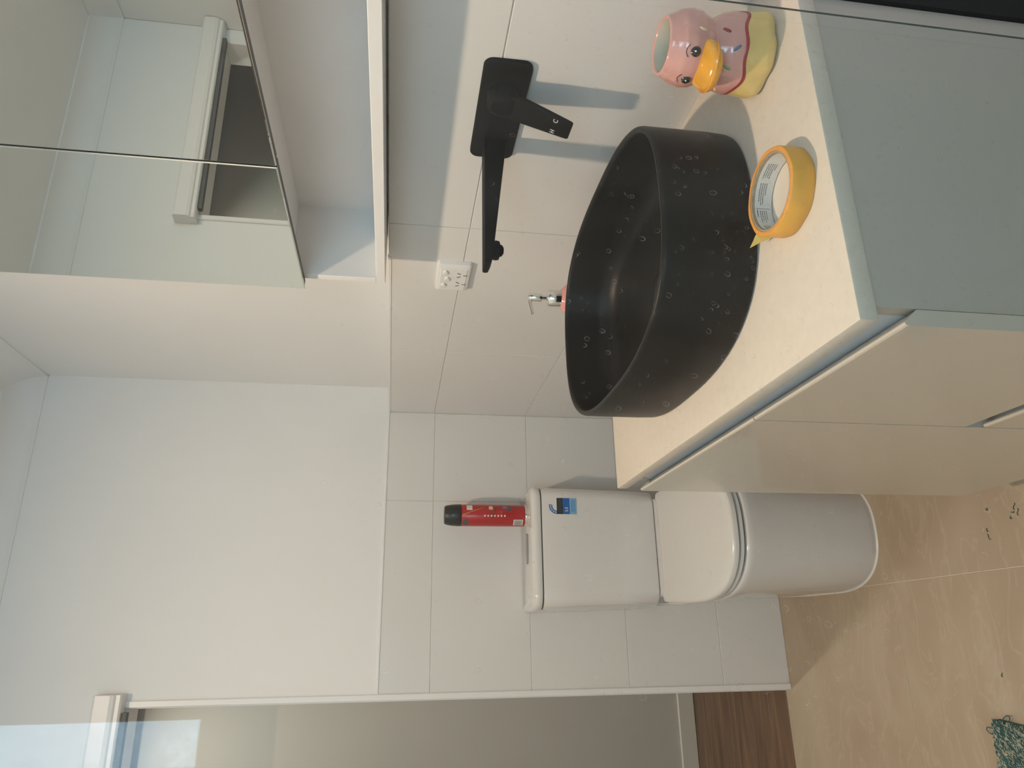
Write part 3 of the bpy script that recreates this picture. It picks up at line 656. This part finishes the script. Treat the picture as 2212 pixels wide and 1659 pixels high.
# rating label on the cistern front (a thin printed sticker)
def ylab(z): return 1.6551+(.846-z)/.35*.002
lab = obj('rating_label', bx(-.3745, -.3245, ylab(.76)-.0009, ylab(.76)-.0002, .7395, .8030), 'label_clear', to)
yy = ylab(.76)-.0011
def lb(name, x0, x1, z0, z1, m_): return subobj(name, bx(x0, x1, yy, yy+.0006, z0, z1), m_, lab)
lb('label_band', -.3745, -.3245, .7395, .7610, 'label_pale'); lb('label_band', -.3745, -.3245, .7610, .7830, 'label_blue'); lb('label_band', -.3745, -.3245, .7830, .8020, 'label_black')
bm = B(); lc = (-.3495, .8020)
for i in range(14):
    a0, a1 = PI*.42+PI*.58*i/14, PI*.42+PI*.58*(i+1)/14
    q = [bm.verts.new((lc[0]+r_*math.cos(a_), yy_, lc[1]+r_*math.sin(a_))) for yy_ in (yy, yy+.0006) for r_, a_ in ((.0145, a0), (.0245, a0), (.0245, a1), (.0145, a1))]
    for f in ((0, 1, 2, 3), (7, 6, 5, 4), (0, 4, 5, 1), (1, 5, 6, 2), (2, 6, 7, 3), (3, 7, 4, 0)): bm.faces.new([q[k] for k in f])
subobj('star_arc', bm, 'label_blue', lab)
for i in range(5):
    a_ = PI*.48+PI*.46*i/4; st = []
    for k in range(10):
        rr = .0036 if k % 2 == 0 else .0016; b_ = PI/2+k*PI/5; st.append((lc[0]+.0195*math.cos(a_)+rr*math.cos(b_), lc[1]+.0195*math.sin(a_)+rr*math.sin(b_)))
    subobj('star', prism(B(), st, 'y', yy-.0002, yy), 'can_white', lab)
subobj('label_figure', text_bm('3.5', .0125, frame((-.3600, yy-.0002, .7710), (1, 0, 0), (0, 0, 1)), .0002), 'can_white', lab)
for k in range(3): lb('label_print', -.3700, -.3290+.004*(k % 2), .7868+k*.0045, .7884+k*.0045, 'can_grey')
for k in range(3): lb('label_print', -.3690+.003*(k % 2), -.3300, .7440+k*.0050, .7454+k*.0050, 'label_blue')
for o_ in lab.children:
    if o_.name.startswith('label_print'): o_.location.y = -.0003

# ------------------------------------------------------------------ spray can
SC = (-.366, 1.745, .8825); SR = .0340
sc = thing('spray_can', 'red aerosol spray can with a black cap standing on the toilet cistern', 'spray can', SC)
bm = lathe(B(), [(.028, .0005), (.0325, 0), (.0345, .002), (.0345, .0065), (.0335, .0085)], SC, 40); obj('base_rim', bm, 'chrome', sc, 50)
bm = lathe(B(), [(.0335, .008), (SR, .009), (SR, .2085), (.033, .2105)], SC, 48); bd = obj('can_body', bm, 'can_red', sc, 50)
bm = lathe(B(), [(.0338, .2095), (.0342, .2105), (.0340, .225), (.0325, .242), (.0295, .2575), (.0265, .2618), (.012, .2628)], SC, 48); cp = obj('cap', bm, 'can_black', sc, 50)
CA = math.atan2(CAM.y-SC[1], CAM.x-SC[0])      # side that faces the room
def cyl_patch(a0, a1, z0, z1, out=.0004, n=8):
    bm = B(); lp = []
    for z, o_ in ((z0, -.0004), (z0, out), (z1, out), (z1, -.0004)):
        lp.append([(SC[0]+(SR+o_)*math.cos(CA+a0+(a1-a0)*i/n), SC[1]+(SR+o_)*math.sin(CA+a0+(a1-a0)*i/n), SC[2]+z) for i in range(n+1)])
    rings(bm, lp, False, False, closed=False)
    return bm
# positive angle = towards the vanity wall seen from the room is +x side
P_ = lambda nm, a0, a1, z0, z1, m_, out=.0004: subobj(nm, cyl_patch(a0, a1, z0, z1, out), m_, bd)
P_('barcode', -1.05, -.36, .016, .046, 'can_white')
for k in range(9): P_('barcode_bar', -1.0, -.42, .0195+k*.0026, .0195+k*.0026+(.0008 if k % 2 else .0015), 'print_dark', .0007)
P_('hazard_label', -1.05, -.38, .188, .206, 'can_grey')
P_('white_panel', .50, 1.15, .176, .194, 'can_white'); P_('blue_mark', .70, 1.0, .066, .080, 'can_blue'); P_('black_mark', .48, .98, .052, .066, 'can_grey', .0003)
P_('pale_emblem', .58, 1.0, .112, .124, 'cream_glaze'); P_('pale_text_panel', -1.0, -.36, .058, .180, 'can_red', .0002)
for k in range(7): P_('print_mark', -.10, .06, .0720+k*.0105, .0768+k*.0105, 'can_white')
pts = []
for i in range(15): t = i/14; pts.append((SC[0]+(SR+.0002)*math.cos(CA+.02+.78*t), SC[1]+(SR+.0002)*math.sin(CA+.02+.78*t), SC[2]+.2075-.066*t))
subobj('gold_jet', tube(B(), pts, [.0018-.0009*i/14 for i in range(15)], 6), 'can_gold', bd)
pts = []
for i in range(11): t = i/10; pts.append((SC[0]+(SR+.0001)*math.cos(CA-.25+1.1*t), SC[1]+(SR+.0001)*math.sin(CA-.25+1.1*t), SC[2]+.114-.012*t))
subobj('black_stroke', tube(B(), pts, .0012, 6), 'print_dark', bd)
subobj('cap_dot', lathe(B(), [(.0028, -.001), (.0026, .0006), (.001, .001)], (0, 0, 0), 14), 'can_blue', cp, True)
cp.children[0].matrix_parent_inverse = Matrix.Translation((SC[0]+.0342*math.cos(CA), SC[1]+.0342*math.sin(CA), SC[2]+.236)) @ Vector((math.cos(CA), math.sin(CA), .12)).to_track_quat('Z', 'Y').to_matrix().to_4x4()

# ------------------------------------------------------------------ shower glass
GY0, GY1 = -.053, -.045; GX1 = -.1685; GX0 = XL+.004; GZ = 2.08
sg = thing('shower_screen', 'clear frameless shower glass panel spotted with dried water drops', 'shower screen', (GX0/2, GY0, 0))
obj('glass_pane', bx(GX0, GX1, GY0, GY1, .012, GZ, bev=.0006), 'clear_glass', sg)
obj('polished_edge', bx(GX1-.0002, GX1+.0010, GY0, GY0+.0012, .012, GZ), 'glass_edge', sg)
obj('floor_channel', bx(GX0, GX1, GY0-.006, GY1+.006, 0, .014, bev=.001), 'alu', sg)
rnd = random.Random(21); bm = B()
def drop(cx, cz, r, asp, gap, tilt):
    n = 14; pts_o = []; pts_i = []
    for i in range(n+1):
        t = gap/2+(2*PI-gap)*i/n+PI/2; th_ = r*(.12+.14*math.sin(i/n*PI))
        for lst, rr in ((pts_o, r), (pts_i, r-th_)):
            x, z = rr*math.cos(t), rr*asp*math.sin(t); lst.append((cx+x*math.cos(tilt)-z*math.sin(tilt), GY0-.00008, cz+x*math.sin(tilt)+z*math.cos(tilt)))
    a = [bm.verts.new(p) for p in pts_o]; b = [bm.verts.new(p) for p in pts_i]
    for i in range(n): bm.faces.new((a[i], a[i+1], b[i+1], b[i]))
for k in range(1700):
    x = (rnd.uniform(-.80, GX1-.01) if rnd.random() < .8 else rnd.uniform(-1.25, GX1-.01)); z = .98+rnd.gauss(0, .15)
    if z < .5 or z > 1.75: continue
    r = rnd.choice((.0006, .0009, .0012, .0015, .0018, .0022))*rnd.uniform(.8, 1.15)
    drop(x, z, r, rnd.uniform(1.0, 1.5), rnd.choice((0.2, .8, 2.2, 3.0)), rnd.gauss(0, .35))
dp = obj('water_spots', bm, 'dried_drop', sg, fix=False); dp['kind'] = 'stuff'

# ------------------------------------------------------------------ bath mat and lint
MC = Vector((-.920, .985, 0)); mdx = Vector((-.995, .10, 0)).normalized(); mdy = Vector((-.10, -.995, 0)).normalized()
bmt = thing('bath_mat', 'teal and cream shaggy bath mat lying on the floor tiles', 'bath mat', MC)
LX, LY = .50, .78
def mp(u, v, z): return MC+mdx*u+mdy*v+Vector((0, 0, z))
bm = B(); lp = []
for z, i_ in ((.0005, 0), (.006, 0), (.009, .006)): lp.append([mp(u, v, z) for u, v in rrect(i_, LX-i_, i_, LY-i_, .012, 4)])
obj('backing', rings(bm, lp), 'mat_backing', bmt)
rnd = random.Random(5)
for nm, m_, cnt in (('teal_pile', 'yarn_teal', 9000), ('cream_pile', 'yarn_cream', 5200)):
    bm = B()
    for k in range(cnt):
        near = rnd.random() < .62; u, v = rnd.uniform(.004, .20 if near else LX-.004), rnd.uniform(.004, .22 if near else LY-.004); a = rnd.gauss(.75, .35); ln = rnd.uniform(.010, .022); amp = rnd.uniform(.0008, .0022); ph = rnd.uniform(0, 6); z0 = rnd.uniform(.009, .014)
        pts = []
        for i in range(6):
            t = i/5; s_ = (t-.5)*ln; wv = amp*math.sin(ph+t*7); uu = u+s_*math.cos(a)-wv*math.sin(a); vv = v+s_*math.sin(a)+wv*math.cos(a)
            pts.append(mp(min(max(uu, .001), LX), min(max(vv, .001), LY), z0+.005*math.sin(t*PI)))
        tube(bm, pts, .00085, 4, cap=False)
    q = obj(nm, bm, m_, bmt, True, fix=False); q['kind'] = 'stuff'
for (u, v, ang, s_) in ((.004, .028, 2.35, .014), (.030, -.002, -1.9, .011)):
    pts = []
    for i in range(17):
        t = i/16*2*PI; pts.append(mp(u+math.cos(ang)*(.011-.011*math.cos(t))*s_/.014-.006*math.sin(t)*math.sin(ang), v+math.sin(ang)*(.011-.011*math.cos(t))*s_/.014*1.2+.006*math.sin(t)*math.cos(ang), .009))
    obj('yarn_loop', tube(B(), pts, .0012, 6), 'yarn_teal', bmt, True)
for (x, y, sh_) in ((-.488, .8773, 0), (-.532, .8896, 1), (-.5473, .889, 2), (-.5165, .8183, 0), (-.5080, .797, 2), (-.5060, .810, 1), (-.8322, .9413, 1), (-.495, .803, 2)):
    a = random.uniform(0, 6); n = 7; ln = (.006, .007, .014)[sh_]; pts = []
    for i in range(n):
        t = i/(n-1)-.5; pts.append((x+ln*t*math.cos(a)-.003*math.cos(t*5+sh_)*math.sin(a), y+ln*t*math.sin(a)+.003*math.cos(t*5+sh_)*math.cos(a), .0009))
    o_ = obj('lint_fibre', tube(B(), pts, .0008, 6), 'lint_green', None, True)
    tag(o_, 'tiny dark green lint fibre dropped on the beige floor tiles', 'lint', 'lint fibres on the floor')
